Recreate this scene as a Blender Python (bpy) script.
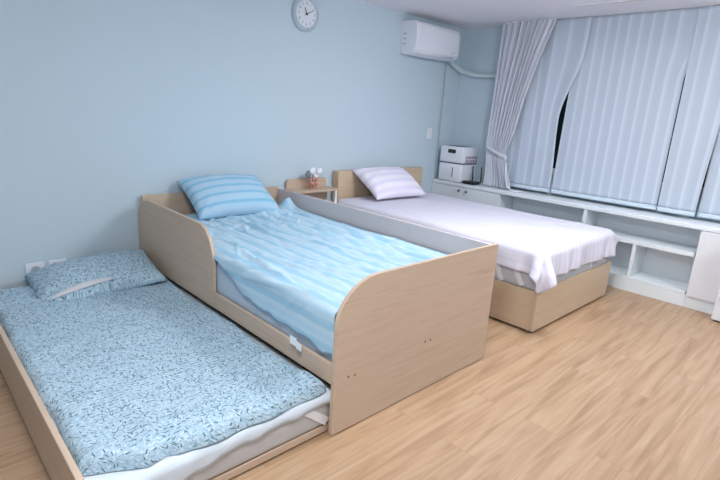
import bpy, bmesh, math, random
import numpy as np
from mathutils import Vector, Matrix, noise
for o in list(bpy.data.objects): bpy.data.objects.remove(o)
S = bpy.context.scene
C = S.collection
PI = math.pi

# ------------------------------------------------------------------ camera
cam_d = bpy.data.cameras.new('camera'); cam = bpy.data.objects.new('camera', cam_d); C.objects.link(cam)
def rotm(rx, ry, rz):
    return Matrix.Rotation(rz, 4, 'Z') @ Matrix.Rotation(rx, 4, 'X') @ Matrix.Rotation(ry, 4, 'Z')
cam.matrix_world = Matrix.Translation((-1.2139, -3.4393, 1.328)) @ rotm(1.3183, 0.0641, -0.7739)
cam_d.sensor_width = 36; cam_d.lens = 495.667 * 36 / 720
cam_d.clip_start = 0.05
S.camera = cam

# ------------------------------------------------------------------ world, lamps, exposure
w = bpy.data.worlds.new('world'); S.world = w; w.use_nodes = True
w.node_tree.nodes['Background'].inputs[0].default_value = (0.02, 0.03, 0.035, 1)
w.node_tree.nodes['Background'].inputs[1].default_value = 1.0
S.view_settings.view_transform = 'Standard'; S.view_settings.look = 'None'
S.view_settings.gamma = 1; S.view_settings.use_curve_mapping = False
S.view_settings.exposure = 0.17
CEIL = 2.257
LAMPS = [(1.6, -2.2, 38), (-0.9, -2.8, 50), (2.2, -3.9, 30)]   # dome lamps on the ceiling: x, y, radiance of the diffuser (built further down); the third is added to brighten the window side

# ------------------------------------------------------------------ materials
def nt(name):
    m = bpy.data.materials.new(name); m.use_nodes = True
    return m, m.node_tree.nodes, m.node_tree.links, m.node_tree.nodes['Principled BSDF']
def srgb(r, g, b):
    f = lambda c: (c/255/12.92) if c/255 <= .04045 else ((c/255+.055)/1.055)**2.4
    return (f(r), f(g), f(b), 1)
def plain(name, col, rough=.5, metal=0, bump=0, bscale=60, var=0, spec=.5, **kw):
    m, N, L, B = nt(name)
    B.inputs['Base Color'].default_value = col; B.inputs['Roughness'].default_value = rough
    B.inputs['Metallic'].default_value = metal; B.inputs['Specular IOR Level'].default_value = spec
    tc = N.new('ShaderNodeTexCoord')
    nz = N.new('ShaderNodeTexNoise'); nz.inputs['Scale'].default_value = bscale; nz.inputs['Detail'].default_value = 4
    L.new(tc.outputs['Object'], nz.inputs['Vector'])
    if var:
        mx = N.new('ShaderNodeMix'); mx.data_type = 'RGBA'; mx.inputs[6].default_value = col
        mx.inputs[7].default_value = (col[0]*(1-var), col[1]*(1-var), col[2]*(1-var), 1)
        L.new(nz.outputs['Fac'], mx.inputs[0]); L.new(mx.outputs[2], B.inputs['Base Color'])
    if bump:
        bp = N.new('ShaderNodeBump'); bp.inputs['Strength'].default_value = bump; bp.inputs['Distance'].default_value = .002
        L.new(nz.outputs['Fac'], bp.inputs['Height']); L.new(bp.outputs[0], B.inputs['Normal'])
    return m
def ramp(N, stops):
    r = N.new('ShaderNodeValToRGB'); e = r.color_ramp.elements
    while len(e) < len(stops): e.new(.5)
    for k, (p, c) in enumerate(stops): e[k].position = p; e[k].color = c
    return r
def wood(name, axis, c0, c1, rough=.45, sc=1.0):
    m, N, L, B = nt(name)
    tc = N.new('ShaderNodeTexCoord'); mp = N.new('ShaderNodeMapping')
    s = [26*sc]*3; s[axis] = 1.6*sc; mp.inputs['Scale'].default_value = s
    L.new(tc.outputs['Object'], mp.inputs['Vector'])
    n1 = N.new('ShaderNodeTexNoise'); n1.inputs['Scale'].default_value = 1; n1.inputs['Detail'].default_value = 5; n1.inputs['Distortion'].default_value = .6
    L.new(mp.outputs[0], n1.inputs['Vector'])
    n2 = N.new('ShaderNodeTexNoise'); n2.inputs['Scale'].default_value = 5; n2.inputs['Detail'].default_value = 3
    L.new(mp.outputs[0], n2.inputs['Vector'])
    ad = N.new('ShaderNodeMath'); ad.operation = 'MULTIPLY_ADD'; ad.inputs[1].default_value = .35; 
    L.new(n2.outputs['Fac'], ad.inputs[0]); L.new(n1.outputs['Fac'], ad.inputs[2])
    r = ramp(N, [(.42, c1), (.62, c0), (.85, tuple(.5*(a+b) for a, b in zip(c0, c1)))])
    L.new(ad.outputs[0], r.inputs['Fac']); L.new(r.outputs['Color'], B.inputs['Base Color'])
    B.inputs['Roughness'].default_value = rough
    bp = N.new('ShaderNodeBump'); bp.inputs['Strength'].default_value = .12; bp.inputs['Distance'].default_value = .001
    L.new(ad.outputs[0], bp.inputs['Height']); L.new(bp.outputs[0], B.inputs['Normal'])
    return m
OAK0, OAK1 = srgb(202, 179, 158), srgb(187, 162, 139)
WX = wood('oak_grain_x', 0, OAK0, OAK1); WY = wood('oak_grain_y', 1, OAK0, OAK1)
OBK0, OBK1 = srgb(207, 184, 156), srgb(193, 168, 138)
BX = wood('warm_oak_grain_x', 0, OBK0, OBK1); BY = wood('warm_oak_grain_y', 1, OBK0, OBK1)
EDGE = plain('pale_edge_band', srgb(222, 204, 184), .4)
WALL = plain('blue_green_wallpaper', srgb(195, 212, 222), .75, bump=.15, bscale=180)
CEILM = plain('white_ceiling', srgb(236, 234, 240), .8, bump=.05, bscale=90)
WHITE = plain('white_laminate', srgb(230, 237, 242), .35, bump=.02)
PLASTIC = plain('white_plastic', srgb(232, 236, 244), .3)
PLASTIC2 = plain('cream_plastic', srgb(228, 230, 236), .4)
GREYP = plain('light_grey_plastic', srgb(176, 188, 198), .4)
DARK = plain('dark_plastic', srgb(28, 30, 34), .35)
DARKGAP = plain('dark_recess', srgb(60, 62, 64), .6)
CHROME = plain('brushed_steel', srgb(150, 155, 160), .25, metal=1)
MATT = plain('grey_mattress_fabric', srgb(186, 190, 198), .9, bump=.3, bscale=220)
MATTA = plain('pale_blue_grey_mattress', srgb(188, 203, 220), .9, bump=.3, bscale=220)
MATTT = plain('beige_grey_mattress', srgb(196, 194, 194), .9, bump=.3, bscale=220)
STRAP = plain('white_elastic', srgb(226, 226, 230), .8, bump=.3, bscale=300)
PAD = plain('white_quilted_pad', srgb(208, 218, 228), .95, bump=.5, bscale=110)
LINER = plain('pinkish_grey_liner', srgb(205, 204, 210), .9, bump=.3, bscale=200)
CURT = plain('grey_lilac_curtain', srgb(204, 208, 219), .85, bump=.3, bscale=260)
COPPER = plain('rose_gold_metal', srgb(226, 178, 160), .3, metal=.7)
COTTON = plain('white_cotton_boll', srgb(240, 242, 248), .95, bump=.5, bscale=150)
TWIG = plain('dried_twig', srgb(110, 100, 96), .8)
LEAFM = plain('dusty_green_leaf', srgb(120, 140, 140), .8)
CABLE = plain('grey_white_cable', srgb(176, 188, 192), .5)
PIPE = plain('white_pipe_wrap', srgb(206, 220, 224), .6, bump=.3, bscale=40)
PURPLE = plain('purple_trim', srgb(104, 92, 122), .4)
TAG = plain('white_care_tag', srgb(240, 242, 245), .8)
def stripes(name, axis, period, stops, rough=.9, nb=260, bump=.25):
    """woven stripes across UV axis (metres)"""
    m, N, L, B = nt(name)
    uv = N.new('ShaderNodeUVMap'); sp = N.new('ShaderNodeSeparateXYZ'); L.new(uv.outputs[0], sp.inputs[0])
    a = N.new('ShaderNodeMath'); a.operation = 'DIVIDE'; a.inputs[1].default_value = period; L.new(sp.outputs[axis], a.inputs[0])
    f = N.new('ShaderNodeMath'); f.operation = 'FRACT'; L.new(a.outputs[0], f.inputs[0])
    r = ramp(N, stops); L.new(f.outputs[0], r.inputs['Fac']); L.new(r.outputs['Color'], B.inputs['Base Color'])
    B.inputs['Roughness'].default_value = rough; B.inputs['Specular IOR Level'].default_value = .2
    nz = N.new('ShaderNodeTexNoise'); nz.inputs['Scale'].default_value = nb; nz.inputs['Detail'].default_value = 2
    L.new(uv.outputs[0], nz.inputs['Vector'])
    bp = N.new('ShaderNodeBump'); bp.inputs['Strength'].default_value = bump; bp.inputs['Distance'].default_value = .002
    L.new(nz.outputs['Fac'], bp.inputs['Height']); L.new(bp.outputs[0], B.inputs['Normal'])
    return m
b1, b2, b3 = srgb(160, 200, 223), srgb(190, 215, 230), srgb(178, 209, 228)
BLUE = stripes('blue_striped_blanket', 0, .105, [(0, b1), (.2, b1), (.3, b2), (.46, b2), (.54, b3), (.7, b3), (.8, b2), (.95, b1)])
p1, p2, p3 = srgb(140, 190, 219), srgb(168, 208, 230), srgb(184, 208, 229)
BLUEP = stripes('blue_striped_pillowcase', 1, .072, [(0, p1), (.10, p1), (.2, p2), (.55, p3), (.8, p2), (.95, p1)])
l1, l2 = srgb(221, 219, 232), srgb(214, 211, 229)
LILAC = stripes('white_lilac_striped_sheet', 0, .06, [(0, l2), (.16, l2), (.24, l1), (.9, l1), (1, l2)], bump=.12)
l1, l2 = srgb(238, 234, 246), srgb(226, 221, 240)
LILACP = stripes('white_lilac_striped_pillowcase', 1, .085, [(0, l2), (.3, l2), (.42, l1), (.85, l1), (1, l2)], bump=.12)
s1, s2, s3 = srgb(190, 200, 213), srgb(201, 211, 223), srgb(184, 195, 210)
SHEER = stripes('sheer_striped_blind_fabric', 0, .088, [(0, s2), (.12, s2), (.2, s3), (.6, s3), (.86, s1), (1, s2)], bump=.1, nb=120)
HEM = plain('blind_hem', srgb(206, 220, 232), .85)
def leaf_print(name):
    m, N, L, B = nt(name)
    uv = N.new('ShaderNodeUVMap')
    col = None
    base = srgb(166, 192, 209)
    layers = [(50, 0.0, srgb(150, 177, 194), 3.4, .1), (54, .37, srgb(186, 207, 220), 3.0, .1), (56, .71, srgb(144, 171, 189), 3.8, .3), (52, 2.1, srgb(194, 213, 224), 3.4, .2), (50, 1.3, srgb(84, 110, 124), 4.2, .48), (53, 3.3, srgb(92, 116, 122), 4.2, .6)]
    prev = None
    for sc, off, c, asp, keep in layers:
        mp = N.new('ShaderNodeMapping'); mp.inputs['Location'].default_value = (off, off*1.7, 0); mp.inputs['Scale'].default_value = (sc, sc, 1)
        L.new(uv.outputs[0], mp.inputs['Vector'])
        v = N.new('ShaderNodeTexVoronoi'); v.voronoi_dimensions = '2D'; v.inputs['Scale'].default_value = 1; v.inputs['Randomness'].default_value = .8
        L.new(mp.outputs[0], v.inputs['Vector'])
        sub = N.new('ShaderNodeVectorMath'); sub.operation = 'SUBTRACT'; L.new(mp.outputs[0], sub.inputs[0]); L.new(v.outputs['Position'], sub.inputs[1])
        sep = N.new('ShaderNodeSeparateColor'); L.new(v.outputs['Color'], sep.inputs[0])
        ang = N.new('ShaderNodeMath'); ang.operation = 'MULTIPLY'; ang.inputs[1].default_value = 6.283; L.new(sep.outputs[0], ang.inputs[0])
        rot = N.new('ShaderNodeVectorRotate'); rot.rotation_type = 'Z_AXIS'; L.new(sub.outputs[0], rot.inputs['Vector']); L.new(ang.outputs[0], rot.inputs['Angle'])
        st = N.new('ShaderNodeVectorMath'); st.operation = 'MULTIPLY'; st.inputs[1].default_value = (1, asp, 0); L.new(rot.outputs[0], st.inputs[0])
        ln = N.new('ShaderNodeVectorMath'); ln.operation = 'LENGTH'; L.new(st.outputs[0], ln.inputs[0])
        lt = N.new('ShaderNodeMath'); lt.operation = 'LESS_THAN'; L.new(ln.outputs['Value'], lt.inputs[0])
        mr = N.new('ShaderNodeMapRange'); mr.inputs['From Min'].default_value = keep; mr.inputs['From Max'].default_value = keep+.25; mr.inputs['To Min'].default_value = 0; mr.inputs['To Max'].default_value = .48
        L.new(sep.outputs[1], mr.inputs['Value']); L.new(mr.outputs[0], lt.inputs[1])
        mx = N.new('ShaderNodeMix'); mx.data_type = 'RGBA'; mx.inputs[7].default_value = c
        L.new(lt.outputs[0], mx.inputs[0])
        if prev is None: mx.inputs[6].default_value = base
        else: L.new(prev, mx.inputs[6])
        prev = mx.outputs[2]
    L.new(prev, B.inputs['Base Color']); B.inputs['Roughness'].default_value = .95; B.inputs['Specular IOR Level'].default_value = .2
    nz = N.new('ShaderNodeTexNoise'); nz.inputs['Scale'].default_value = 90; L.new(uv.outputs[0], nz.inputs['Vector'])
    bp = N.new('ShaderNodeBump'); bp.inputs['Strength'].default_value = .4; bp.inputs['Distance'].default_value = .003
    L.new(nz.outputs['Fac'], bp.inputs['Height']); L.new(bp.outputs[0], B.inputs['Normal'])
    return m
LEAF = leaf_print('leaf_print_cotton')
def floor_mat():
    m, N, L, B = nt('oak_plank_floor')
    tc = N.new('ShaderNodeTexCoord'); mp = N.new('ShaderNodeMapping'); mp.inputs['Location'].default_value = (.31, 0, 0)
    L.new(tc.outputs['Object'], mp.inputs['Vector'])
    br = N.new('ShaderNodeTexBrick'); br.offset = .38; br.offset_frequency = 2; br.squash = 1
    br.inputs['Scale'].default_value = 1; br.inputs['Brick Width'].default_value = 1.1; br.inputs['Row Height'].default_value = .16
    br.inputs['Mortar Size'].default_value = .0011; br.inputs['Mortar Smooth'].default_value = .3; br.inputs['Bias'].default_value = 0
    br.inputs['Color1'].default_value = (0, 0, 0, 1); br.inputs['Color2'].default_value = (1, 1, 1, 1); br.inputs['Mortar'].default_value = (.5, .5, .5, 1)
    L.new(mp.outputs[0], br.inputs['Vector'])
    # offset the grain per plank
    sep = N.new('ShaderNodeVectorMath'); sep.operation = 'SCALE'; sep.inputs['Scale'].default_value = 7.3; L.new(br.outputs['Color'], sep.inputs[0])
    ad = N.new('ShaderNodeVectorMath'); ad.operation = 'ADD'; L.new(tc.outputs['Object'], ad.inputs[0]); L.new(sep.outputs[0], ad.inputs[1])
    mg = N.new('ShaderNodeMapping'); mg.inputs['Scale'].default_value = (1.9, 27, 1); L.new(ad.outputs[0], mg.inputs['Vector'])
    n1 = N.new('ShaderNodeTexNoise'); n1.inputs['Scale'].default_value = 1; n1.inputs['Detail'].default_value = 6; n1.inputs['Distortion'].default_value = .9
    L.new(mg.outputs[0], n1.inputs['Vector'])
    r = ramp(N, [(.3, srgb(156, 125, 95)), (.5, srgb(178, 147, 117)), (.72, srgb(189, 161, 133))]); L.new(n1.outputs['Fac'], r.inputs['Fac'])
    hs = N.new('ShaderNodeMix'); hs.data_type = 'RGBA'; hs.blend_type = 'MULTIPLY'; hs.inputs[0].default_value = .2
    L.new(r.outputs['Color'], hs.inputs[6])
    tone = ramp(N, [(0, srgb(214, 208, 206)), (1, srgb(255, 255, 250))]); L.new(br.outputs['Color'], tone.inputs['Fac']); L.new(tone.outputs['Color'], hs.inputs[7])
    mo = N.new('ShaderNodeMix'); mo.data_type = 'RGBA'; mo.inputs[7].default_value = srgb(150, 118, 88)
    fm = N.new('ShaderNodeMath'); fm.operation = 'MULTIPLY'; fm.inputs[1].default_value = .75; L.new(br.outputs['Fac'], fm.inputs[0])
    L.new(fm.outputs[0], mo.inputs[0]); L.new(hs.outputs[2], mo.inputs[6]); L.new(mo.outputs[2], B.inputs['Base Color'])
    B.inputs['Roughness'].default_value = .42
    bp = N.new('ShaderNodeBump'); bp.inputs['Strength'].default_value = .15; bp.inputs['Distance'].default_value = .001; bp.invert = True
    L.new(br.outputs['Fac'], bp.inputs['Height']); L.new(bp.outputs[0], B.inputs['Normal'])
    return m
FLOOR = floor_mat()
def glass_mat():
    m, N, L, B = nt('night_window_glass')
    B.inputs['Base Color'].default_value = (.02, .05, .055, 1); B.inputs['Roughness'].default_value = .06
    B.inputs['Transmission Weight'].default_value = .5
    return m
GLASS = glass_mat()
def lampmat(k):
    m, N, L, B = nt('lamp_diffuser')
    B.inputs['Base Color'].default_value = (.9, .9, .9, 1); B.inputs['Emission Color'].default_value = (.94, .965, 1, 1); B.inputs['Emission Strength'].default_value = k
    return m

# ------------------------------------------------------------------ builders
def tag(o, label=None, cat=None, group=None, kind=None):
    if label: o['label'] = label
    if cat: o['category'] = cat
    if group: o['group'] = group
    if kind: o['kind'] = kind
    return o
def thing(name, loc, label, cat, group=None):
    o = bpy.data.objects.new(name, None); C.objects.link(o); o.location = loc; o.empty_display_size = .1
    return tag(o, label, cat, group)
def wloc(o):
    v = Vector((0, 0, 0))
    while o: v += Vector(o.location); o = o.parent
    return v
def obj(name, bm, mat, parent=None, smooth=False, loc=None):
    """bm holds world coordinates; stored relative to the parent's base (or to loc)"""
    org = wloc(parent) if parent else Vector(loc or (0, 0, 0))
    bmesh.ops.translate(bm, verts=bm.verts, vec=-org)
    bmesh.ops.recalc_face_normals(bm, faces=bm.faces)
    me = bpy.data.meshes.new(name); bm.to_mesh(me); bm.free()
    if smooth:
        for p in me.polygons: p.use_smooth = True
        if smooth == 'auto':
            try: me.set_sharp_from_angle(angle=math.radians(40))
            except Exception: pass
    me.materials.append(mat)
    o = bpy.data.objects.new(name, me); C.objects.link(o)
    if parent: o.parent = parent
    else: o.location = org
    return o
def box(bm, x0, x1, y0, y1, z0, z1, bev=0, seg=2):
    t = bmesh.new(); bmesh.ops.create_cube(t, size=1)
    for v in t.verts:
        v.co = Vector(((x0+x1)/2+v.co.x*(x1-x0), (y0+y1)/2+v.co.y*(y1-y0), (z0+z1)/2+v.co.z*(z1-z0)))
    if bev: bmesh.ops.bevel(t, geom=list(t.edges), offset=bev, segments=seg, affect='EDGES', profile=.5)
    merge(bm, t); return bm
def merge(bm, t):
    me = bpy.data.meshes.new('tmp'); t.to_mesh(me); t.free(); bm.from_mesh(me); bpy.data.meshes.remove(me)
def bx(*a, **k): return box(bmesh.new(), *a, **k)
def rrect(w0, w1, h0, h1, radii, n=10):
    """outline with corner radii (bl, br, tr, tl); radius may be (rx, ry)"""
    pts = []
    for k, (cx, cy, sx, sy, a0) in enumerate([(w0, h0, 1, 1, PI), (w1, h0, -1, 1, 1.5*PI), (w1, h1, -1, -1, 0), (w0, h1, 1, -1, .5*PI)]):
        r = radii[k]; rx, ry = r if isinstance(r, tuple) else (r, r)
        if rx < 1e-6: pts.append((cx, cy)); continue
        for i in range(n+1):
            a = a0 + .5*PI*i/n
            pts.append((cx+sx*rx+rx*math.cos(a), cy+sy*ry+ry*math.sin(a)))
    return pts
def prism(bm, pts, axis, t0, t1, bev=0):
    t = bmesh.new()
    def P(a, b, c):
        return (c, a, b) if axis == 0 else (a, c, b) if axis == 1 else (a, b, c)
    f0 = [t.verts.new(P(a, b, t0)) for a, b in pts]; f1 = [t.verts.new(P(a, b, t1)) for a, b in pts]
    F = [t.faces.new(f0), t.faces.new(f1)]
    n = len(pts)
    for i in range(n): t.faces.new((f0[i], f0[(i+1) % n], f1[(i+1) % n], f1[i]))
    if bev: bmesh.ops.bevel(t, geom=list(F[0].edges)+list(F[1].edges), offset=bev, segments=2, affect='EDGES', profile=.5)
    merge(bm, t); return bm
def pr(*a, **k): return prism(bmesh.new(), *a, **k)
def tube(bm, pts, r, n=10, cap=True):
    pts = [Vector(p) for p in pts]; rings = []
    rr = r if isinstance(r, (list, tuple)) else [r]*len(pts)
    up = Vector((0, 0, 1))
    for i, p in enumerate(pts):
        d = (pts[min(i+1, len(pts)-1)]-pts[max(i-1, 0)]).normalized()
        u = d.cross(up)
        if u.length < 1e-3: u = d.cross(Vector((0, 1, 0)))
        u.normalize(); v = d.cross(u)
        rings.append([bm.verts.new(p+rr[i]*(u*math.cos(2*PI*k/n)+v*math.sin(2*PI*k/n))) for k in range(n)])
    for a, b in zip(rings, rings[1:]):
        for k in range(n): bm.faces.new((a[k], a[(k+1) % n], b[(k+1) % n], b[k]))
    if cap: bm.faces.new(rings[0]); bm.faces.new(rings[-1])
    return bm
def spline(P, n=8):
    P = [Vector(p) for p in P]; out = []
    for i in range(len(P)-1):
        a, b, c, d = P[max(i-1, 0)], P[i], P[i+1], P[min(i+2, len(P)-1)]
        for k in range(n):
            t = k/n
            out.append(.5*((2*b)+(c-a)*t+(2*a-5*b+4*c-d)*t*t+(3*b-a-3*c+d)*t**3))
    out.append(P[-1]); return out
def lathe(bm, prof, c, axis=2, n=40):
    c = Vector(c); rings = []
    for r, h in prof:
        ring = []
        for k in range(n):
            a = 2*PI*k/n; q = [r*math.cos(a), r*math.sin(a)]
            co = (q[0], q[1], h) if axis == 2 else (q[0], h, q[1]) if axis == 1 else (h, q[0], q[1])
            ring.append(bm.verts.new(c+Vector(co)))
        rings.append(ring)
    for a, b in zip(rings, rings[1:]):
        for k in range(n): bm.faces.new((a[k], a[(k+1) % n], b[(k+1) % n], b[k]))
    bm.faces.new(rings[0]); bm.faces.new(rings[-1])
    return bm
def gridmesh(P, UV, closed_thick=0):
    """P: (ny,nx,3) array, UV: (ny,nx,2) in metres; optional thickness downward along the normal"""
    ny, nx = P.shape[:2]; bm = bmesh.new(); uvl = bm.loops.layers.uv.new('UVMap')
    V = [[bm.verts.new(P[j, i]) for i in range(nx)] for j in range(ny)]
    for j in range(ny-1):
        for i in range(nx-1):
            q = [(j, i), (j, i+1), (j+1, i+1), (j+1, i)]
            f = bm.faces.new([V[a][b] for a, b in q])
            for l, (a, b) in zip(f.loops, q): l[uvl].uv = UV[a, b]
    return bm
def solid(o, th, off=-1):
    m = o.modifiers.new('thickness', 'SOLIDIFY'); m.thickness = th; m.offset = off; return o
def creases(xs, ys, rng, n, amp, wid, length, ang, spread, x0, x1, y0, y1):
    """sum of soft ridges/valleys: random crease lines with given mean angle (radians, from +x)"""
    Z = np.zeros_like(xs)
    for _ in range(n):
        cx, cy = rng.uniform(x0, x1), rng.uniform(y0, y1); a = ang + rng.gauss(0, spread)
        L_ = length*rng.uniform(.5, 1.4); W_ = wid*rng.uniform(.6, 1.5); A_ = amp*rng.uniform(.3, 1)*(1 if rng.random() < .6 else -.7)
        dx, dy = xs-cx, ys-cy; t = dx*math.cos(a)+dy*math.sin(a); s = -dx*math.sin(a)+dy*math.cos(a)
        s = s + .25*L_*rng.uniform(-.5, .5)*(t/L_)**2
        Z += A_*np.exp(-(s/W_)**2)*np.exp(-(t/(L_*.5))**2)
    return Z
def fbm(xs, ys, sc, seed=0):
    out = np.zeros_like(xs); f = xs.ravel(); g = ys.ravel()
    out = np.array([noise.noise((a*sc, b*sc, seed*3.7)) for a, b in zip(f, g)]).reshape(xs.shape)
    return out

# ------------------------------------------------------------------ the room
XR, XL, YB, YF = 3.515, -2.9, 0.0, -5.0
tag(obj('floor', bx(XL-.1, XR+.1, YF-.1, YB+.1, -.1, 0), FLOOR), kind='structure')
tag(obj('ceiling', bx(XL-.1, XR+.1, YF-.1, YB+.1, CEIL, CEIL+.1), CEILM), kind='structure')
tag(obj('wall_back', bx(XL-.1, XR+.1, YB, YB+.1, 0, CEIL), WALL), kind='structure')
tag(obj('wall_left', bx(XL-.1, XL, YF, YB, 0, CEIL), WALL), kind='structure')
tag(obj('wall_front', bx(XL-.1, XR+.1, YF-.1, YF, 0, CEIL), WALL), kind='structure')
WY0, WY1, WZ0, WZ1 = -4.2, -.85, .85, 2.08
bm = bmesh.new()
box(bm, XR, XR+.1, YF, YB, 0, WZ0); box(bm, XR, XR+.1, YF, YB, WZ1, CEIL); box(bm, XR, XR+.1, WY1, YB, WZ0, WZ1); box(bm, XR, XR+.1, YF, WY0, WZ0, WZ1)
tag(obj('wall_right', bm, WALL), kind='structure')
win = thing('window_1', (XR+.05, (WY0+WY1)/2, WZ0), None, None); win['kind'] = 'structure'
bm = bmesh.new()
for y0, y1 in ((WY0, WY0+.06), (WY1-.06, WY1), ((WY0+WY1)/2-.035, (WY0+WY1)/2+.035)): box(bm, XR+.015, XR+.085, y0, y1, WZ0, WZ1, bev=.004)
for z0, z1 in ((WZ0, WZ0+.06), (WZ1-.06, WZ1)): box(bm, XR+.016, XR+.084, WY0, WY1, z0, z1, bev=.004)
obj('window_frame', bm, WHITE, win)
for y0, y1 in ((WY0+.06, (WY0+WY1)/2-.035), ((WY0+WY1)/2+.035, WY1-.06)):
    obj('pane', bx(XR+.045, XR+.053, y0, y1, WZ0+.06, WZ1-.06), GLASS, win)

# ceiling lamps (above the frame, the last an added fill) and slot vent
lab = ['round white ceiling lamp over the foot of the beds', 'round white ceiling lamp over the left side of the room', 'added round ceiling lamp, unseen fill for the bench and window side']
for (x, y, e), t_ in zip(LAMPS, lab):
    t = thing('ceiling_lamp', (x, y, CEIL), t_, 'ceiling lamp', 'round ceiling lamps')
    obj('base', lathe(bmesh.new(), [(.19, 0), (.2, -.004), (.2, -.05), (.29, -.056), (.3, -.06), (.3, -.072), (.29, -.076)], (x, y, CEIL), n=48), PLASTIC, t, smooth='auto')
    obj('diffuser', lathe(bmesh.new(), [(.27, -.077), (.275, -.11), (.26, -.14), (.2, -.165), (.1, -.177), (.01, -.18)], (x, y, CEIL), n=32), lampmat(e), t, smooth=True)
t = thing('slot_vent', (3.0, -1.72, CEIL), 'narrow linear slot vent in the white ceiling before the blinds', 'vent')
bm = bmesh.new(); box(bm, 2.96, 2.99, -2.2, -1.44, CEIL-.004, CEIL); box(bm, 3.004, 3.034, -2.2, -1.44, CEIL-.004, CEIL)
obj('frame', bm, CEILM, t); obj('slot', bx(2.99, 3.004, -2.2, -1.44, CEIL-.0025, CEIL), DARKGAP, t)

# ------------------------------------------------------------------ bench with cabinets along the window
XBF, ZB = 3.2116, .657
def knob(x, y, z, parent):
    obj('knob', lathe(bmesh.new(), [(.006, 0), (.006, -.012), (.014, -.016), (.015, -.022), (.011, -.027), (.002, -.028)], (x, y, z), axis=0, n=20), CHROME, parent, smooth='auto')
ct = obj('countertop', bx(XBF-.008, XR-.002, -4.4, -.002, ZB-.034, ZB, bev=.004), WHITE); tag(ct, 'long white countertop along the window under the blinds', 'countertop')
ZT = ZB-.035
t = thing('low_cabinet', ((XBF+XR)/2, -.43, 0), 'white low cabinet with two knobbed doors under the humidifier', 'cabinet')
obj('body', bx(XBF+.02, XR-.004, -.86, -.003, .0, ZT, bev=.002), WHITE, t)
for (y0, y1, yk) in ((-.428, -.006, -.383), (-.858, -.432, -.477)):
    d = obj('door', bx(XBF, XBF+.019, y0, y1, .1, ZT-.004, bev=.003), WHITE, t); knob(XBF, yk, .583, d)
t = thing('open_shelf_unit', ((XBF+XR)/2, -1.73, 0), 'white open shelving unit under the window behind the foot of the bed', 'shelf unit')
obj('back_panel', bx(XR-.02, XR-.006, -2.59, -.865, .0, ZT), WHITE, t)
obj('bottom_board', bx(XBF+.004, XR-.021, -2.589, -.866, .1, .122, bev=.002), WHITE, t)
obj('plinth', bx(XBF+.003, XBF+.02, -2.5945, -.866, .0, .099, bev=.002), WHITE, t)
obj('shelf', bx(XBF+.004, XR-.021, -2.589, -1.736, .405, .438, bev=.002), WHITE, t)
obj('shelf', bx(XBF+.004, XR-.021, -1.704, -.866, .405, .438, bev=.002), WHITE, t)
obj('divider', bx(XBF+.003, XR-.021, -1.735, -1.705, .123, ZT, bev=.002), WHITE, t)
obj('divider', bx(XBF+.004, XR-.021, -2.178, -2.15, .123, .404, bev=.002), WHITE, t)
t = thing('low_cabinet', ((XBF+XR)/2, -2.9, 0), 'white low cabinet with a plain flat door right of the open shelves', 'cabinet')
obj('body', bx(XBF+.02, XR-.004, -3.3, -2.595, .0, ZT, bev=.002), WHITE, t)
obj('plinth', bx(XBF+.003, XBF+.0195, -3.3, -2.595, .0, .099, bev=.002), WHITE, t)
d = obj('door', pr(rrect(-3.0, -2.6, .098, ZT-.002, (.004, .004, .02, .02)), 0, XBF-.012, XBF+.0195, bev=.003), PLASTIC2, t)
t = thing('side_cabinet', (3.13, -3.1, 0), 'white cabinet standing on the floor at the right edge of the photo', 'cabinet')
obj('body', bx(3.057, 3.195, -3.4, -2.812, .012, .64, bev=.006), PLASTIC2, t)
obj('base', bx(3.075, 3.185, -3.38, -2.83, 0, .013), DARKGAP, t)  # dark block drawn for the shade under the cabinet
obj('handle', pr(rrect(-2.93, -2.835, .17, .2, (.012,)*4, 5), 0, 3.051, 3.058, bev=.002), GREYP, t)

# ------------------------------------------------------------------ daybed (blue bedding)
BW, BL = 1.1446, 2.1
t = thing('daybed', (BW/2, -BL/2, 0), 'oak-effect daybed with raised guard panels and blue striped bedding', 'bed')
fb = obj('footboard', pr(rrect(0, BW, 0.006, .6835, (.004, .004, .012, (.225, .2)), 14), 1, -BL, -BL+.019, bev=.003), WX, t)
for x, z in ((.58, .269), (.622, .267), (.078, .256), (.115, .252)):
    obj('screw_cap', lathe(bmesh.new(), [(.0055, 0), (.0055, -.0015), (.002, -.002)], (x, -BL, z), axis=1, n=14), plain('brown_screw_cap', srgb(120, 92, 70), .5) if x == .58 else bpy.data.materials['brown_screw_cap'], fb)
obj('headboard', bx(.024, BW-.024, -.045, -.022, .02, .69, bev=.002), WX, t)
obj('side_rail', bx(0.001, .018, -BL+.021, -1.082, .237, .326, bev=.002), WY, t)
g = pr(rrect(-1.08, -.012, .237, .683, (.003, .003, (.2, .15), (.17, .2)), 12), 0, 0, .017, bev=.003)
obj('guard_panel', g, WY, t)
obj('long_rail', bx(BW-.023, BW-.001, -BL+.025, -.012, .12, .675, bev=.003), plain('oak_in_shade', srgb(212, 202, 202), .5, var=.06, bscale=20), t)  # grey tint paints in the shade on the rail's inner face
obj('slat_base', bx(.024, BW-.024, -BL+.026, -.047, .24, .285), WY, t)
for y in (-.1, -BL+.07): obj('leg', bx(BW-.08, BW-.03, y-.02, y+.02, 0, .239), WX, t)
ma = obj('mattress', bx(.028, BW-.026, -BL+.03, -.05, .286, .538, bev=.035, seg=4), MATTA, t, smooth=True)

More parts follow.
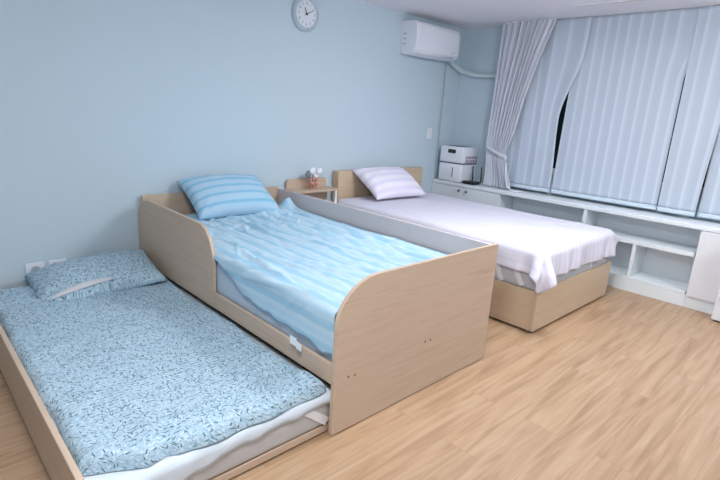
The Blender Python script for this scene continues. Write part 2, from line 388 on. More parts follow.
# blanket: explicit drape - flat over the mattress, hanging down on the open left side
rng = random.Random(5)
ny, nx = 190, 130
def blanket():
    P = np.zeros((ny, nx, 3)); UV = np.zeros((ny, nx, 2))
    y_ = np.linspace(-.17, -BL+.032, ny)
    yy = np.zeros((ny, nx)); ss = np.zeros((ny, nx))
    for j, y in enumerate(y_):
        # overhang down the left side grows from the guard panel to the foot
        if y > -.98: h = .0
        else: h = np.interp(-y, [.98, 1.04, 1.31, 1.56, 1.8, 2.0, 2.1], [.0, .02, .115, .175, .165, .2, .18])
        if h > .02: h += .008*math.sin(y*17)+.006*math.sin(y*41+1)
        x1 = BW-.032
        L_ = x1-.045+h + (.03 if h > 0 else 0)*min(1, h/.05)
        s = np.linspace(0, L_, nx); ss[j] = s; yy[j] = y
    flat = (BW-.032)-.045
    R_ = .035
    X = (BW-.032)-ss
    amp = creases(X, yy, rng, 90, .022, .017, .5, PI/2+.25, .25, 0, 1.1, -2.05, -.3) \
        + creases(X, yy, rng, 90, .014, .012, .16, PI/2, .9, 0, 1.1, -.75, -.25) \
        + creases(X, yy, rng, 60, .011, .012, .3, PI/2+.45, .4, 0, 1.1, -2.0, -.3) \
        + .006*fbm(X, yy, 5, 1) + .003*fbm(X, yy, 17, 2)
    amp = np.maximum(amp, -.012)
    for j in range(ny):
        for i in range(nx):
            s = ss[j, i]; a = amp[j, i]
            if s <= flat: x, z, n = (BW-.032)-s, .556, (0, 1)
            else:
                q = s-flat; th = min(q/R_, PI/2)
                x = .045-R_*math.sin(th); z = .556-R_*(1-math.cos(th)); n = (-math.sin(th), math.cos(th))
                if q > R_*PI/2: z -= q-R_*PI/2
            k = 1.0
            e = min(1, (s)/.06); k *= .4+.6*e
            x += n[0]*(a*k*.7+.0); z += n[1]*a*k
            if s > flat: x = min(x, .045); x = max(x, -.012) if z < .36 else x
            # ruffled bunch beside the pillow on the right
            bump = .085*math.exp(-(((x-1.03)/.055)**2+((yy[j, i]+.30)/.05)**2)) + .03*math.exp(-(((x-.85)/.12)**2+((yy[j, i]+.38)/.03)**2))
            z += bump
            P[j, i] = (x, yy[j, i], z); UV[j, i] = (s, yy[j, i])
    return gridmesh(P, UV)
bl = solid(obj('blanket', blanket(), BLUE, smooth=True, loc=(.57, -1.1, .55)), .006)
tag(bl, 'light blue striped wrinkled blanket spread over the daybed', 'blanket')
bm = bmesh.new(); box(bm, -.018, -.0165, -1.86, -1.815, .325, .362); box(bm, -.02, -.0185, -1.90, -1.865, .318, .35)
obj('care_tag', bm, TAG, bl)

def pillow(W, D, T, frame, flat=.35, pull=.05, seed=1, wr=.006, n=44, uvo=(0, 0), wn=14, power=.5):
    """frame(a, b, c) maps pillow-local metres to world; closed surface with pointed corners"""
    u = np.linspace(-1, 1, n); U, V = np.meshgrid(u, u)
    prof = ((1-np.abs(U)**2.4)*(1-np.abs(V)**2.4))**power
    X = W/2*U*(1-pull*(1-V**2)*np.abs(U)); Y = D/2*V*(1-pull*1.4*(1-U**2)*np.abs(V))
    r = random.Random(seed)
    cr = creases(X, Y, r, wn, wr, .02, .22, 0, 1.6, -W/2, W/2, -D/2, D/2)
    # gathers radiating from corners
    for sx in (-1, 1):
        for sy in (-1, 1):
            dx, dy = X-sx*W/2, Y-sy*D/2; rr = np.hypot(dx, dy)+1e-4; an = np.arctan2(dy, dx)
            cr += wr*.9*np.cos(an*11+seed)*np.exp(-rr/.12)
    lid = np.minimum(1, 3*prof)
    bm = bmesh.new(); uvl = bm.loops.layers.uv.new('UVMap'); sheets = []
    for sgn, k in ((1, 1), (-1, flat)):
        Z = sgn*(T*k*prof + cr*lid*(1 if sgn > 0 else .5))
        sh = {}
        for j in range(n):
            for i in range(n):
                if sgn < 0 and (i in (0, n-1) or j in (0, n-1)): sh[j, i] = sheets[0][j, i]
                else: sh[j, i] = bm.verts.new(frame(X[j, i], Y[j, i], Z[j, i]))
        sheets.append(sh)
        for j in range(n-1):
            for i in range(n-1):
                q = [(j, i), (j, i+1), (j+1, i+1), (j+1, i)]
                if sgn < 0: q = q[::-1]
                f = bm.faces.new([sh[a] for a in q])
                for l, (a, b) in zip(f.loops, q): l[uvl].uv = (X[a, b]+uvo[0], Y[a, b]+uvo[1])
    return bm
def frame(o, rx, rz, ry=0):
    M = Matrix.Translation(o) @ Matrix.Rotation(rz, 4, 'Z') @ Matrix.Rotation(ry, 4, 'Y') @ Matrix.Rotation(rx, 4, 'X')
    return lambda a, b, c: M @ Vector((a, b, c))
pa = obj('pillow', pillow(.65, .41, .115, frame((.585, -.22, .672), math.radians(31), 0), seed=3, power=.42, wr=.008), BLUEP, smooth=True, loc=(.655, -.235, .56))
tag(pa, 'blue striped pillow leaning on the daybed headboard', 'pillow')

# ------------------------------------------------------------------ trundle bed (leaf print bedding)
TX0, TX1, TY = -.9325, .06, -2.066
t = thing('trundle_bed', ((TX0+TX1)/2, -1.05, 0), 'low oak trundle bed with leaf print bedding pulled out beside the daybed', 'bed')
obj('side_board', bx(TX0, TX0+.02, TY, -.05, .012, .261, bev=.003), WY, t)
obj('head_board', bx(TX0+.021, TX1-.01, -.07, -.05, .012, .17, bev=.002), WX, t)
obj('foot_lip', bx(TX0+.021, TX1-.006, TY+.004, TY+.022, .008, .042, bev=.003), WX, t)
obj('slat_base', bx(TX0+.021, TX1-.01, TY+.023, -.071, .012, .034), WX, t)
for x in (TX0+.1, TX1-.1):
    for y in (-.25, -1.85): obj('caster', lathe(bmesh.new(), [(.004, -.01), (.011, -.008), (.011, .008), (.004, .01)], (x, y, .011), axis=0, n=18), DARK, t, smooth='auto')
mt = obj('mattress', bx(TX0+.024, TX1-.012, TY+.001, -.075, .043, .188, bev=.02, seg=3), MATTT, t, smooth=True)
def strap(parent, p0, p1, wdt, nrm, mat=STRAP, name='strap'):
    p0, p1, n = Vector(p0), Vector(p1), Vector(nrm); s = (p1-p0).cross(n).normalized()*wdt/2
    bm = bmesh.new(); vs = [p0-s, p0+s, p1+s, p1-s]
    a = [bm.verts.new(v) for v in vs]; b = [bm.verts.new(v+n*.003) for v in vs]
    bm.faces.new(a); bm.faces.new(b)
    for i in range(4): bm.faces.new((a[i], a[(i+1) % 4], b[(i+1) % 4], b[i]))
    return obj(name, bm, mat, parent)
strap(mt, (-.13, TY, .165), (.0, TY, .06), .035, (0, -1, 0)); strap(mt, (-.62, TY, .15), (-.76, TY, .06), .035, (0, -1, 0))
# quilted mattress pad with a wavy hem over the foot end
def pad():
    ny, nx = 120, 80; P = np.zeros((ny, nx, 3)); UV = np.zeros((ny, nx, 2))
    for i in range(nx):
        x = TX0+.028 + (TX1-.016-TX0-.028)*i/(nx-1)
        hang = np.interp(x, [-.92, -.75, -.6, -.45, -.3, -.15, -.02], [.11, .1, .06, .035, .028, .022, .018]) + .004*math.sin(x*31)+.003*math.sin(x*67)
        L0 = -.085-(TY+.004); tot = L0+.02+hang
        for j in range(ny):
            s = tot*j/(ny-1); R_ = .016
            if s < L0-R_: y, z = -.085-s, .192
            else:
                q = s-(L0-R_); th = min(q/R_, PI/2); y = TY+.004+R_-R_*math.sin(th)-.008*min(1, q/.02); z = .192-R_*(1-math.cos(th))
                if q > R_*PI/2: z -= q-R_*PI/2; y -= .002*math.sin(x*40+q*30)+.003
            P[j, i] = (x, y, z); UV[j, i] = (x, s)
    return gridmesh(P, UV)
solid(obj('mattress_pad', pad(), PAD, t, smooth=True), .006)
# comforter, thick with puffy edges
def comforter():
    ny, nx = 210, 120; u = np.linspace(0, 1, nx); v = np.linspace(0, 1, ny)
    # cosine spacing near edges so the rolled border is smooth
    su = np.concatenate([np.linspace(0, .08, 14)**1, np.linspace(.08, .92, nx-26)[1:-1], np.linspace(.92, 1, 14)])
    sv = np.concatenate([np.linspace(0, .05, 14), np.linspace(.05, .95, ny-26)[1:-1], np.linspace(.95, 1, 14)])
    U, V = np.meshgrid(su, sv); r = random.Random(11)
    y0 = -.16; yf = -2.058
    xl = -.904+.005*np.sin(V*9)+.005*np.sin(V*23+1)+.005*np.sin(V*41) - .03*np.exp(-((V-.09)/.05)**2)
    xr = -.002+.006*np.sin(V*13)-.008*np.exp(-((V-.75)/.05)**2)
    X = xl+(xr-xl)*U
    foot = yf + np.interp(U, [0, .04, .2, .27, .31, .5, .8, .92, 1], [.10, .075, .015, .022, .0, -.01, -.008, .0, .004]) + .006*np.sin(U*25)
    Y = y0+(foot-y0)*V
    W_, H_ = .86, 1.88
    e = np.minimum(np.minimum(U, 1-U)*W_, np.minimum(V, 1-V)*H_); rr = .045
    th = np.sqrt(np.maximum(0, 1-(1-np.minimum(e/rr, 1))**2))
    puff = .040 + .018*np.exp(-(np.minimum(1-V, 1)*H_/.16)**2) + .006*fbm(X, Y, 3.2, 5) + .004*fbm(X, Y, 9, 6) \
        + creases(X, Y, r, 34, .008, .028, .28, .5, 1.4, -.9, 0, -2.0, -.5) + creases(X, Y, r, 26, .008, .016, .12, PI/2, .6, -.9, 0, -2.05, -1.85)
    puff += creases(X, Y, r, 16, .008, .02, .2, 0, 1.2, -.9, -.7, -.8, -.2)
    puff += .02*np.exp(-((X+.06)/.05)**2-((Y+1.97)/.05)**2)-.02*np.exp(-((X+.10)/.012)**2-((Y+1.97)/.08)**2)
    puff = np.maximum(puff, .022)
    Z = .196+puff*th
    # the border bulges outwards a little
    P = np.stack([X, Y, Z], -1)
    du = np.linalg.norm(np.diff(P, axis=1), axis=-1); dv = np.linalg.norm(np.diff(P, axis=0), axis=-1)
    UV = np.stack([np.concatenate([np.zeros((ny, 1)), np.cumsum(du, 1)], 1), np.concatenate([np.zeros((1, nx)), np.cumsum(dv, 0)], 0)], -1)
    return gridmesh(P, UV)
cf = obj('comforter', comforter(), LEAF, smooth=True, loc=(-.45, -1.1, .2))
tag(cf, 'pale blue leaf print comforter on the low trundle bed', 'comforter')
M_ = Matrix.Translation((-.368, -.325, .258)) @ Matrix.Rotation(math.radians(-5), 4, 'Z') @ Matrix.Rotation(math.radians(-6), 4, 'Y') @ Matrix.Rotation(math.radians(8), 4, 'X')
pt = obj('pillow', pillow(.69, .47, .1, lambda a, b, c: M_ @ Vector((a, b, c)), seed=8, wr=.011, pull=.04, uvo=(2.3, 1.1), flat=.3, power=.42), LEAF, smooth=True, loc=(-.375, -.315, .2))
tag(pt, 'pale blue leaf print pillow on the low trundle bed', 'pillow')
def liner():
    n = 30; P = np.zeros((6, n, 3)); UV = np.zeros((6, n, 2))
    for i in range(n):
        a = -.27+.33*i/(n-1); wdt = .032*math.sin(PI*(i+.6)/(n+.2))**.6
        for j in range(6):
            b = -.205 + wdt*(j/5-.1) + .02*(i/(n-1))
            # follow the pillow front
            P[j, i] = M_ @ Vector((a, b-.006, .1*((1-abs(a/.345)**2.4)*max(0, (1-abs(b/.23)**2.4)))**.42+.006)); UV[j, i] = (a, b)
    return gridmesh(P, UV)
solid(obj('liner_strip', liner(), LINER, pt, smooth=True), .002)

# ------------------------------------------------------------------ single bed by the window (white lilac bedding)
B0, B1, BYF = 1.6927, 2.9084, -2.1137
t = thing('single_bed', ((B0+B1)/2, -1.05, 0), 'oak-effect single bed with white lilac bedding nearest the window', 'bed')
obj('foot_panel', pr(rrect(B0, B1, .016, .2972, (.003, .003, .006, .006), 4), 1, BYF, BYF+.024, bev=.004), BX, t)
obj('side_panel', bx(B0, B0+.022, BYF+.0245, -.1, .016, .285, bev=.003), BY, t)
obj('side_panel', bx(B1-.022, B1, BYF+.0245, -.1, .016, .285, bev=.003), BY, t)
obj('headboard', pr(rrect(1.735, 2.915, .0, .80, (.003, .003, .012, .012), 4), 1, -.095, -.012, bev=.004), BX, t)
obj('slat_base', bx(B0+.023, B1-.023, BYF+.026, -.1, .235, .268), BY, t)
for x in (B0+.03, B1-.03):
    for y in (BYF+.03, -.15): obj('foot', lathe(bmesh.new(), [(.012, 0), (.014, .004), (.014, .0165)], (x, y, 0), n=18), DARK, t)
mb = obj('mattress', bx(B0+.012, B1-.012, BYF+.012, -.1, .27, .545, bev=.04, seg=4), MATT, t, smooth=True)
xm, ym = B0+.012, BYF+.012
strap(mb, (xm, -1.86, .50), (xm, -1.99, .30), .035, (-1, 0, 0)); strap(mb, (xm, -1.74, .50), (xm, -1.84, .29), .035, (-1, 0, 0))
strap(mb, (1.93, ym, .48), (1.86, ym, .31), .03, (0, -1, 0)); strap(mb, (2.46, ym, .48), (2.52, ym, .31), .03, (0, -1, 0))
strap(mb, (2.84, ym, .48), (2.76, ym, .33), .03, (0, -1, 0))

def drape(x0, x1, y0, y1, h, bx0, bx1, by0, by1, bz, rad, steps=130, iters=10, seed=2):
    """position based cloth: a grid laid flat over a rounded box top and left to hang"""
    nx = int(round((x1-x0)/h))+1; ny = int(round((y1-y0)/h))+1
    gx, gy = np.meshgrid(np.linspace(x0, x1, nx), np.linspace(y0, y1, ny))
    rs = np.random.RandomState(seed)
    P = np.stack([gx, gy, np.full_like(gx, bz+.012)], -1) + rs.normal(0, .0006, gx.shape+(3,)); Q = P.copy()
    sl = np.s_
    cons = []
    def add(dy, dx, k):
        L_ = math.hypot(dx*h, dy*h)
        H, W_ = ny, nx
        ya, yb = (0, H-dy), (dy, H)
        if dx >= 0: xa, xb = (0, W_-dx), (dx, W_)
        else: xa, xb = (-dx, W_), (0, W_+dx)
        st = (max(1, 2*dy) if dy else 1, max(1, 2*abs(dx)) if dx else 1)
        per = dy if dy else abs(dx)
        for off in range(2*per):
            for mod in (0,):
                if dy: s1, s2 = sl[ya[0]+off:ya[1]:2*per, xa[0]:xa[1]], sl[yb[0]+off:yb[1]:2*per, xb[0]:xb[1]]
                else: s1, s2 = sl[:, xa[0]+off:xa[1]:2*per], sl[:, xb[0]+off:xb[1]:2*per]
                cons.append((s1, s2, L_, k))
    add(0, 1, 1); add(1, 0, 1); add(1, 1, .5); add(1, -1, .5); add(0, 2, .25); add(2, 0, .25)
    ir = rad
    lo = np.array([bx0+ir, by0+ir, 0]); hi = np.array([bx1-ir, by1-ir, bz-ir])
    for s_ in range(steps):
        V = (P-Q)*.96; Q = P.copy(); P = P+V; P[..., 2] -= .0012
        for _ in range(iters):
            for s1, s2, L_, k in cons:
                a, b = P[s1], P[s2]
                if a.size == 0: continue
                d = b-a; l = np.linalg.norm(d, axis=-1, keepdims=True)+1e-9
                c = d*(.5*k*(l-L_)/l); P[s1] = a+c; P[s2] = b-c
            c = np.clip(P, lo, hi); d = P-c; l = np.linalg.norm(d, axis=-1)
            inside = l < ir+.004
            n = d/(l[..., None]+1e-9); n[l < 1e-6] = (0, 0, 1)
            P[inside] = (c+n*(ir+.004))[inside]
            # friction where it rests on top
            P[inside] = P[inside]*.5+ (Q[inside]*.5)*[1, 1, 0] + P[inside]*.5*[0, 0, 1]
    return P, np.stack([gx, gy], -1)
Pb, UVb = drape(B0-.125, B1+.035, BYF-.155, -.14, .0215, B0+.008, B1-.008, BYF+.008, 0.3, .55, .04)
r2 = random.Random(21)
Pb[..., 2] += (creases(UVb[..., 0], UVb[..., 1], r2, 40, .005, .02, .4, PI/2+.3, .5, B0, B1, -2.05, -.3)+.004*fbm(UVb[..., 0], UVb[..., 1], 4, 9))*(Pb[..., 2] > .53)+.001
hang = np.clip((.53-Pb[..., 2])/.12, 0, 1)
ff = (UVb[..., 1] < BYF+.02)*hang; fl_ = (UVb[..., 0] < B0+.02)*hang
Pb[..., 1] -= ff*.012*(1+np.sin(UVb[..., 0]*23+np.sin(UVb[..., 0]*9)*1.5)); Pb[..., 0] -= fl_*.009*(1+np.sin(UVb[..., 1]*19))
sb = obj('bed_sheet', gridmesh(Pb, UVb), LILAC, smooth=True, loc=((B0+B1)/2, -1.1, .56))
m = sb.modifiers.new('smooth', 'SUBSURF'); m.levels = 1; m.render_levels = 1
solid(sb, .005, 1)
tag(sb, 'white lilac striped sheet hanging over the foot of the single bed', 'sheet')
pb = obj('pillow', pillow(.66, .42, .105, frame((2.225, -.27, .695), math.radians(31), math.radians(-1)), seed=6, power=.42, wr=.008), LILACP, smooth=True, loc=(2.255, -.265, .56))
tag(pb, 'white lilac striped pillow leaning on the single bed headboard', 'pillow')

# ------------------------------------------------------------------ bedside shelf between the beds
t = thing('bedside_shelf', (1.45, -.14, 0), 'small oak bedside shelf with a raised back between the two beds', 'bedside table')
obj('back_panel', pr(rrect(1.215, 1.645, .3, .742, (.003, .003, .03, .03), 6), 1, -.034, -.012, bev=.003), WX, t)
obj('shelf_board', pr(rrect(1.19, 1.665, -.19, -.035, (.01, .02, .003, .003), 6), 2, .646, .666, bev=.003), WX, t)
for x in (1.2, 1.63): obj('leg', bx(x, x+.025, -.18, -.155, 0, .645, bev=.003), WHITE, t)
obj('apron', bx(1.24, 1.64, -.06, -.0345, .56, .645), WX, t)
# rose gold holder with cotton stems
vx, vy, vz = 1.43, -.115, .6665
t = thing('flower_vase', (vx, vy, vz), 'rose gold wire vase with white cotton stems on the bedside shelf', 'vase')
bm = bmesh.new()
lathe(bm, [(.04, 0), (.045, .004), (.045, .01), (.03, .013)], (vx, vy, vz), n=24)
for k in range(10):
    a = 2*PI*k/10
    tube(bm, spline([(vx+.043*math.cos(a), vy+.043*math.sin(a), vz+.008), (vx+.055*math.cos(a+.3), vy+.055*math.sin(a+.3), vz+.05), (vx+.04*math.cos(a+.6), vy+.04*math.sin(a+.6), vz+.095)], 5), .0025, 6)
tube(bm, [(vx+.04*math.cos(2*PI*k/24), vy+.04*math.sin(2*PI*k/24), vz+.095) for k in range(25)], .003, 6)
obj('wire_body', bm, COPPER, t, smooth='auto')
bm = bmesh.new()
for x, y, z, r in ((.022, -.02, .05, .024), (-.02, -.012, .045, .02), (.03, .015, .06, .017)):
    bmesh.ops.create_icosphere(bm, subdivisions=2, radius=r, matrix=Matrix.Translation((vx+x, vy+y, vz+z)))
obj('metal_ornament', bm, COPPER, t)
heads = [(-.02, -.01, .155), (.045, -.02, .15), (.03, .0, .115), (-.052, .0, .13), (.005, .02, .14)]
bm = bmesh.new()
for hx, hy, hz in heads: tube(bm, spline([(vx, vy, vz+.012), (vx+hx*.4, vy+hy*.4, vz+.07), (vx+hx, vy+hy, vz+hz)], 5), .0025, 6)
obj('stems', bm, TWIG, t)
for k, (hx, hy, hz) in enumerate(heads):
    bm = bmesh.new()
    for q in range(5):
        a = 2*PI*q/5; bmesh.ops.create_icosphere(bm, subdivisions=2, radius=.0165, matrix=Matrix.Translation((vx+hx+.012*math.cos(a), vy+hy+.008*math.sin(a), vz+hz+.012*math.sin(a+1))))
    obj('leaf' if k == 3 else 'cotton_boll', bm, LEAFM if k == 3 else COTTON, t, smooth=True)

# ------------------------------------------------------------------ wall things
# clock
cx, cz = 1.372, 2.053
t = thing('wall_clock', (cx, 0, cz), 'round white wall clock with dark hands high on the wall', 'clock')
obj('rim', lathe(bmesh.new(), [(.1, 0), (.13, -.002), (.132, -.012), (.124, -.026), (.11, -.034), (.102, -.03), (.1, -.022)], (cx, 0, cz), axis=1, n=64), plain('pale_blue_rim', srgb(188, 203, 214), .4), t, smooth='auto')
obj('dial', lathe(bmesh.new(), [(.099, -.002), (.099, -.024), (.001, -.0245)], (cx, 0, cz), axis=1, n=64), plain('clock_dial', srgb(226, 230, 238), .5), t, smooth='auto')
NUM = plain('grey_numerals', srgb(110, 118, 134), .6)
for k in range(1, 13):
    cu = bpy.data.curves.new('numeral', 'FONT'); cu.body = str(k); cu.size = .026; cu.align_x = 'CENTER'; cu.align_y = 'CENTER'; cu.extrude = .0004
    o = bpy.data.objects.new('numeral', cu); C.objects.link(o); bpy.context.view_layer.update(); dg = bpy.context.evaluated_depsgraph_get()
    me = bpy.data.meshes.new_from_object(o.evaluated_get(dg)); a = PI/2-2*PI*k/12
    me.transform(Matrix.Translation((cx+.078*math.cos(a), -.0256, cz+.078*math.sin(a))) @ Matrix.Rotation(PI/2, 4, 'X'))
    bm = bmesh.new(); bm.from_mesh(me); obj('numeral', bm, NUM, t); bpy.data.objects.remove(o); bpy.data.curves.remove(cu); bpy.data.meshes.remove(me)
def hand(name, ang, l, tail, wd, y):
    a = PI/2-ang; d = Vector((math.cos(a), 0, math.sin(a))); s = Vector((-d.z, 0, d.x)); c = Vector((cx, y, cz))
    bm = bmesh.new(); vs = [c-d*tail-s*wd, c-d*tail+s*wd, c+d*l+s*wd*.6, c+d*l-s*wd*.6]
    A = [bm.verts.new(v) for v in vs]; B_ = [bm.verts.new(v-Vector((0, .0015, 0))) for v in vs]
    bm.faces.new(A); bm.faces.new(B_)
    for i in range(4): bm.faces.new((A[i], A[(i+1) % 4], B_[(i+1) % 4], B_[i]))
    obj(name, bm, DARK, t)
hand('hour_hand', math.radians(335), .052, .012, .0038, -.028); hand('minute_hand', math.radians(64), .072, .02, .0028, -.0305)
obj('pivot', lathe(bmesh.new(), [(.006, -.024), (.006, -.034), (.001, -.0345)], (cx, 0, cz), axis=1, n=16), DARK, t)

# air conditioner: side profile (y, z) extruded along x
ax0, ax1, az0, az1 = 2.52, 3.205, 1.885, 2.185
t = thing('air_conditioner', ((ax0+ax1)/2, 0, az0), 'white split air conditioner mounted high in the corner near the ceiling', 'air conditioner')
prof = [(-.002, az0+.01), (-.002, az1), (-.15, az1), (-.178, az1-.008), (-.195, az1-.028), (-.203, az1-.06), (-.205, az0+.10), (-.198, az0+.06), (-.175, az0+.025), (-.13, az0+.004), (-.07, az0)]
def ac_body():
    bm = bmesh.new()
    rings = []
    for x, k in ((ax0, .93), (ax0+.006, .975), (ax0+.02, 1), (ax1-.05, 1), (ax1-.02, .96), (ax1, .86)):
        cyy, czz = -.09, (az0+az1)/2
        rings.append([bm.verts.new((x, min(-.002, cyy+(y-cyy)*k) if y < -.01 else -.002, czz+(z-czz)*(.5+.5*k))) for y, z in prof])
    n = len(prof)
    for a, b in zip(rings, rings[1:]):
        for k in range(n): bm.faces.new((a[k], a[(k+1) % n], b[(k+1) % n], b[k]))
    bm.faces.new(rings[0]); bm.faces.new(rings[-1]); return bm
obj('housing', ac_body(), PLASTIC, t, smooth='auto')
obj('front_panel', bx(ax0+.03, ax1-.06, -.2105, -.2045, az0+.105, az1-.062, bev=.002), PLASTIC, t)
fl = bmesh.new(); 
tube(fl, [(ax0+.06, -.179, az0+.026), (ax1-.09, -.179, az0+.026)], .012, 8)
obj('louvre', fl, PLASTIC2, t, smooth=True)
for k in range(3): obj('side_label', bx(ax0-.0012, ax0+.004, -.07-.0*k, -.035, az0+.09+.045*k, az0+.102+.045*k), plain('pale_yellow_label', srgb(190, 196, 170), .6) if k == 0 else bpy.data.materials['pale_yellow_label'], t)
obj('indicator', bx(ax1-.13, ax1-.09, -.2065, -.195, az0+.068, az0+.074), GREYP, t)
pp = spline([(3.212, -.085, 1.913), (3.27, -.06, 1.895), (3.36, -.05, 1.865), (3.445, -.06, 1.828), (3.478, -.12, 1.805), (3.482, -.25, 1.78), (3.483, -.42, 1.775), (3.483, -.62, 1.775)], 8)
tag(obj('refrigerant_pipe', tube(bmesh.new(), pp, .024, 14), PIPE, smooth=True, loc=(3.36, -.05, 1.83)), 'white wrapped pipe running from the air conditioner around the corner', 'pipe')
pp = spline([(3.2, -.03, 1.893), (3.235, -.014, 1.87), (3.248, -.012, 1.7), (3.246, -.012, 1.2), (3.245, -.012, .66)], 8)
bmc = tube(bmesh.new(), pp, .0075, 10)
tag(obj('power_cable', bmc, CABLE, smooth=True, loc=(3.245, -.012, 1.2)), 'grey cable running down the wall below the air conditioner', 'cable')
t = thing('light_switch', (3.081, 0, 1.15), 'small white wall switch beside the hanging cable', 'switch')
obj('plate', bx(3.045, 3.117, -.009, 0, 1.093, 1.207, bev=.003), PLASTIC, t); obj('rocker', bx(3.06, 3.102, -.013, -.008, 1.115, 1.185, bev=.002), PLASTIC2, t)
for x, lab_ in ((-.622, 'white wall socket with one outlet left of the leaf print pillow'), (-.5, 'white wall socket half hidden behind the leaf print pillow')):
    t = thing('wall_socket', (x, 0, .262), lab_, 'socket', None)
    obj('plate', pr(rrect(x-.05, x+.05, .205, .312, (.008,)*4, 4), 1, -.01, 0, bev=.002), PLASTIC, t)
    obj('outlet', lathe(bmesh.new(), [(.024, -.009), (.024, -.0125), (.02, -.0125), (.018, -.0105), (.001, -.0104)], (x, 0, .268), axis=1, n=28), GREYP, t, smooth='auto')

# ------------------------------------------------------------------ things on the countertop
z0 = ZB+.0005
hx0, hx1, hy0, hy1 = 3.218, 3.49, -.375, -.07
t = thing('humidifier', ((hx0+hx1)/2, (hy0+hy1)/2, z0), 'white boxy humidifier with dark display in the corner of the countertop', 'humidifier')
obj('tank_base', bx(hx0, hx1, hy0, hy1, z0+.006, z0+.196, bev=.014, seg=3), PLASTIC, t, smooth='auto')
obj('trim_band', bx(hx0+.004, hx1-.004, hy0+.004, hy1-.004, z0+.194, z0+.206), PURPLE, t)
obj('upper_body', bx(hx0, hx1, hy0, hy1, z0+.204, z0+.375, bev=.014, seg=3), PLASTIC, t, smooth='auto')
obj('top_grille', bx(hx0+.05, hx1-.05, hy0+.05, hy1-.05, z0+.374, z0+.379, bev=.002), PURPLE, t)
obj('display', bx(hx0-.0025, hx0+.004, -.275, -.175, z0+.305, z0+.345, bev=.002), DARK, t)
obj('water_gauge', bx(hx0-.002, hx0+.004, -.262, -.252, z0+.05, z0+.155), DARKGAP, t)
bm = bmesh.new()
for k in range(8):
    x = hx0+.05+.027*k; box(bm, x, x+.017, hy0-.002, hy0+.003, z0+.215, z0+.245); box(bm, x, x+.017, hy0-.002, hy0+.003, z0+.252, z0+.282)
obj('vent_slots', bm, plain('mauve_vent', srgb(150, 140, 160), .5), t)
obj('foot', bx(hx0+.02, hx1-.02, hy0+.02, hy1-.02, z0, z0+.007), GREYP, t)
t = thing('wifi_router', (3.285, -.46, z0), 'small black router with two antennas on the countertop', 'router')
obj('body', pr(rrect(3.222, 3.35, -.54, -.385, (.02,)*4, 5), 2, z0+.004, z0+.03, bev=.006), DARK, t)
for y in (-.43, -.535):
    obj('antenna', tube(bmesh.new(), [(3.345, y, z0+.02), (3.353, y-.004, z0+.045), (3.36, y+.012, z0+.185)], [.007, .008, .006], 8), DARK, t)
obj('foot', bx(3.24, 3.33, -.52, -.4, z0, z0+.005), DARK, t)
pp = spline([(3.35, -.815, z0+.26), (3.30, -.84, z0+.2), (3.285, -.87, z0+.1), (3.285, -.9, z0+.03), (3.29, -.96, z0+.007), (3.33, -1.04, z0+.007)], 8)
tag(obj('white_cable', tube(bmesh.new(), pp, .0065, 8), PLASTIC2, smooth=True, loc=(3.34, -.86, z0)), 'white cable looping down beside the tied curtain onto the countertop', 'cable')

# ------------------------------------------------------------------ blinds and curtain
def blind_panel(x0, yl, yr, seed, label, amp=.004, zb=.685, ripple=.17):
    """yl(z), yr(z): the side edges; fabric hangs from a head rail"""
    ztop = CEIL-.003; nz_, nn = 60, 150
    P = np.zeros((nz_, nn, 3)); UV = np.zeros((nz_, nn, 2))
    for j in range(nz_):
        z = ztop+(zb+.035-ztop)*j/(nz_-1); a0, b0 = yl(zb), yr(zb); da, db = yl(z)-a0, yr(z)-b0
        for i in range(nn):
            q = i/(nn-1); e = abs(b0-a0); s0 = a0+(b0-a0)*q; y = s0+da*max(0, 1-q*e/.3)**2+db*max(0, 1-(1-q)*e/.3)**2
            x = x0+amp*math.sin(2*PI*s0/ripple+seed)+.35*amp*math.sin(2*PI*s0/.41+seed*2)+.3*amp*math.sin(z*2+s0*5)
            P[j, i] = (x, y, z); UV[j, i] = (s0+seed*.03, z)
    r = thing('window_blind', (x0, (yl(1)+yr(1))/2, ztop), label, 'blind', 'fabric window blinds')
    solid(obj('fabric', gridmesh(P, UV), SHEER, r, smooth=True), .002)
    Ph = np.zeros((4, nn, 3)); UVh = np.zeros((4, nn, 2))
    for j in range(4):
        Ph[j] = P[-1]; Ph[j, :, 2] = zb+.035-.035*j/3; Ph[j, :, 0] -= .001; UVh[j] = UV[-1]
    solid(obj('hem', gridmesh(Ph, UVh), HEM, r, smooth=True), .006)
    obj('head_rail', bx(x0+.008, x0+.03, yr(ztop)+.01, yl(ztop)-.01, ztop-.025, CEIL-.001, bev=.002), WHITE, r)
    return r
XB = 3.415
ln = lambda y0, lean: (lambda z: y0-lean*(z-.7))
def sm(z, a, b):
    q = max(0, min(1, (z-a)/(b-a))); return q*q*(3-2*q)
gap = lambda z: .012+.03*sm(z, .8, 1.38) if z < 1.38 else .042-.14*sm(z, 1.38, 2.0)
blind_panel(XB, lambda z: -.62, lambda z: ln(-1.28, .02)(z)+gap(z), 1, 'white fabric window blind beside the tied curtain')
blind_panel(XB+.014, ln(-1.28, .02), lambda z: -2.205-.06*sm(z, 1.72, 2.0), 2, 'wide white fabric window blind in the middle of the window', amp=.004, ripple=.31)
blind_panel(XB, lambda z: -2.217, lambda z: -2.49-.03*sm(z, .7, 1.6), 3, 'narrow white fabric window blind above the plain cabinet door')
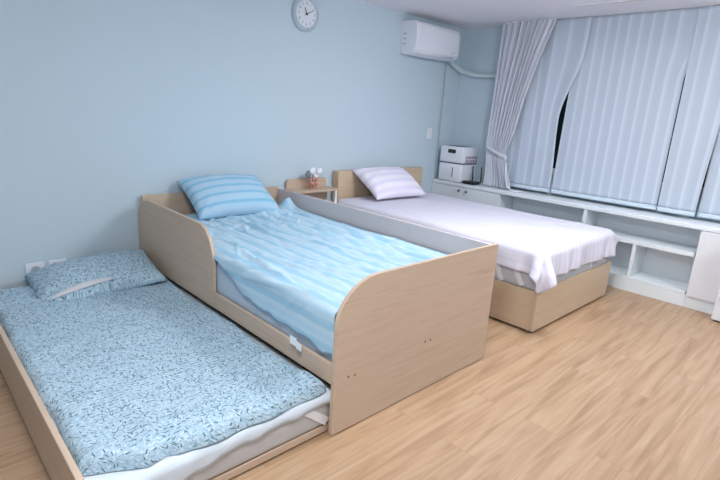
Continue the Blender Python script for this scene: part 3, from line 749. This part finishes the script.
blind_panel(XB+.03, lambda z: -2.50, lambda z: -4.1, 4, 'white fabric window blind cut off by the right edge of the photo')

def curtain():
    nz_, nn = 120, 220; P = np.zeros((nz_, nn, 3)); UV = np.zeros((nz_, nn, 2))
    zk = [2.25, 1.9, 1.54, 1.3, 1.15, 1.05, 1.0, .9, .8, .71, .665]
    yl = [-.575, -.572, -.565, -.56, -.56, -.568, -.57, -.585, -.59, -.585, -.58]
    yr = [-1.13, -1.015, -.915, -.87, -.835, -.795, -.79, -.81, -.85, -.89, -.90]
    r = random.Random(4); ph = [r.uniform(0, 6) for _ in range(8)]
    for j in range(nz_):
        z = 2.25+(.664-2.25)*j/(nz_-1); a = np.interp(-z, [-q for q in zk], yl); b = np.interp(-z, [-q for q in zk], yr)
        wdt = (a-b); k = min(1, wdt/.5)
        for i in range(nn):
            q = i/(nn-1)
            y = a+(b-a)*(q+.010*math.sin(q*40+ph[0]))
            am = .022*(.6+.4*k); d = 2*PI*(9.5*q+.35*math.sin(q*7+ph[1]))
            x = 3.345+am*math.sin(d)+.012*math.sin(d*2.1+ph[2]+z)+.006*math.sin(z*5+q*9)
            if abs(z-1.02) < .12: x = 3.345+(x-3.345)*(.5+.5*(abs(z-1.02)/.12))
            P[j, i] = (x, y, z); UV[j, i] = (q, z)
    return gridmesh(P, UV)
t = thing('curtain', (3.345, -.7, CEIL), 'grey lilac curtain gathered by a tie in the window corner', 'curtain')
solid(obj('drape', curtain(), CURT, t, smooth=True), .003)
bm = bmesh.new(); n = 40; ring = []
for k in range(n+1):
    a = 2*PI*k/n; ring.append((3.345+.036*math.cos(a), -.68+.128*math.sin(a), 1.02+.05*math.sin(a)))
V = [[bm.verts.new((x, y, z+dz)) for x, y, z in ring[:-1]] for dz in (-.022, 0, .022)]
for a, b in zip(V, V[1:]):
    for k in range(n): bm.faces.new((a[k], a[(k+1) % n], b[(k+1) % n], b[k]))
solid(obj('tie_back', bm, CURT, t, smooth=True), .004)
obj('curtain_rail', bx(3.335, 3.355, -1.12, -.58, CEIL-.010, CEIL-.001), WHITE, t)
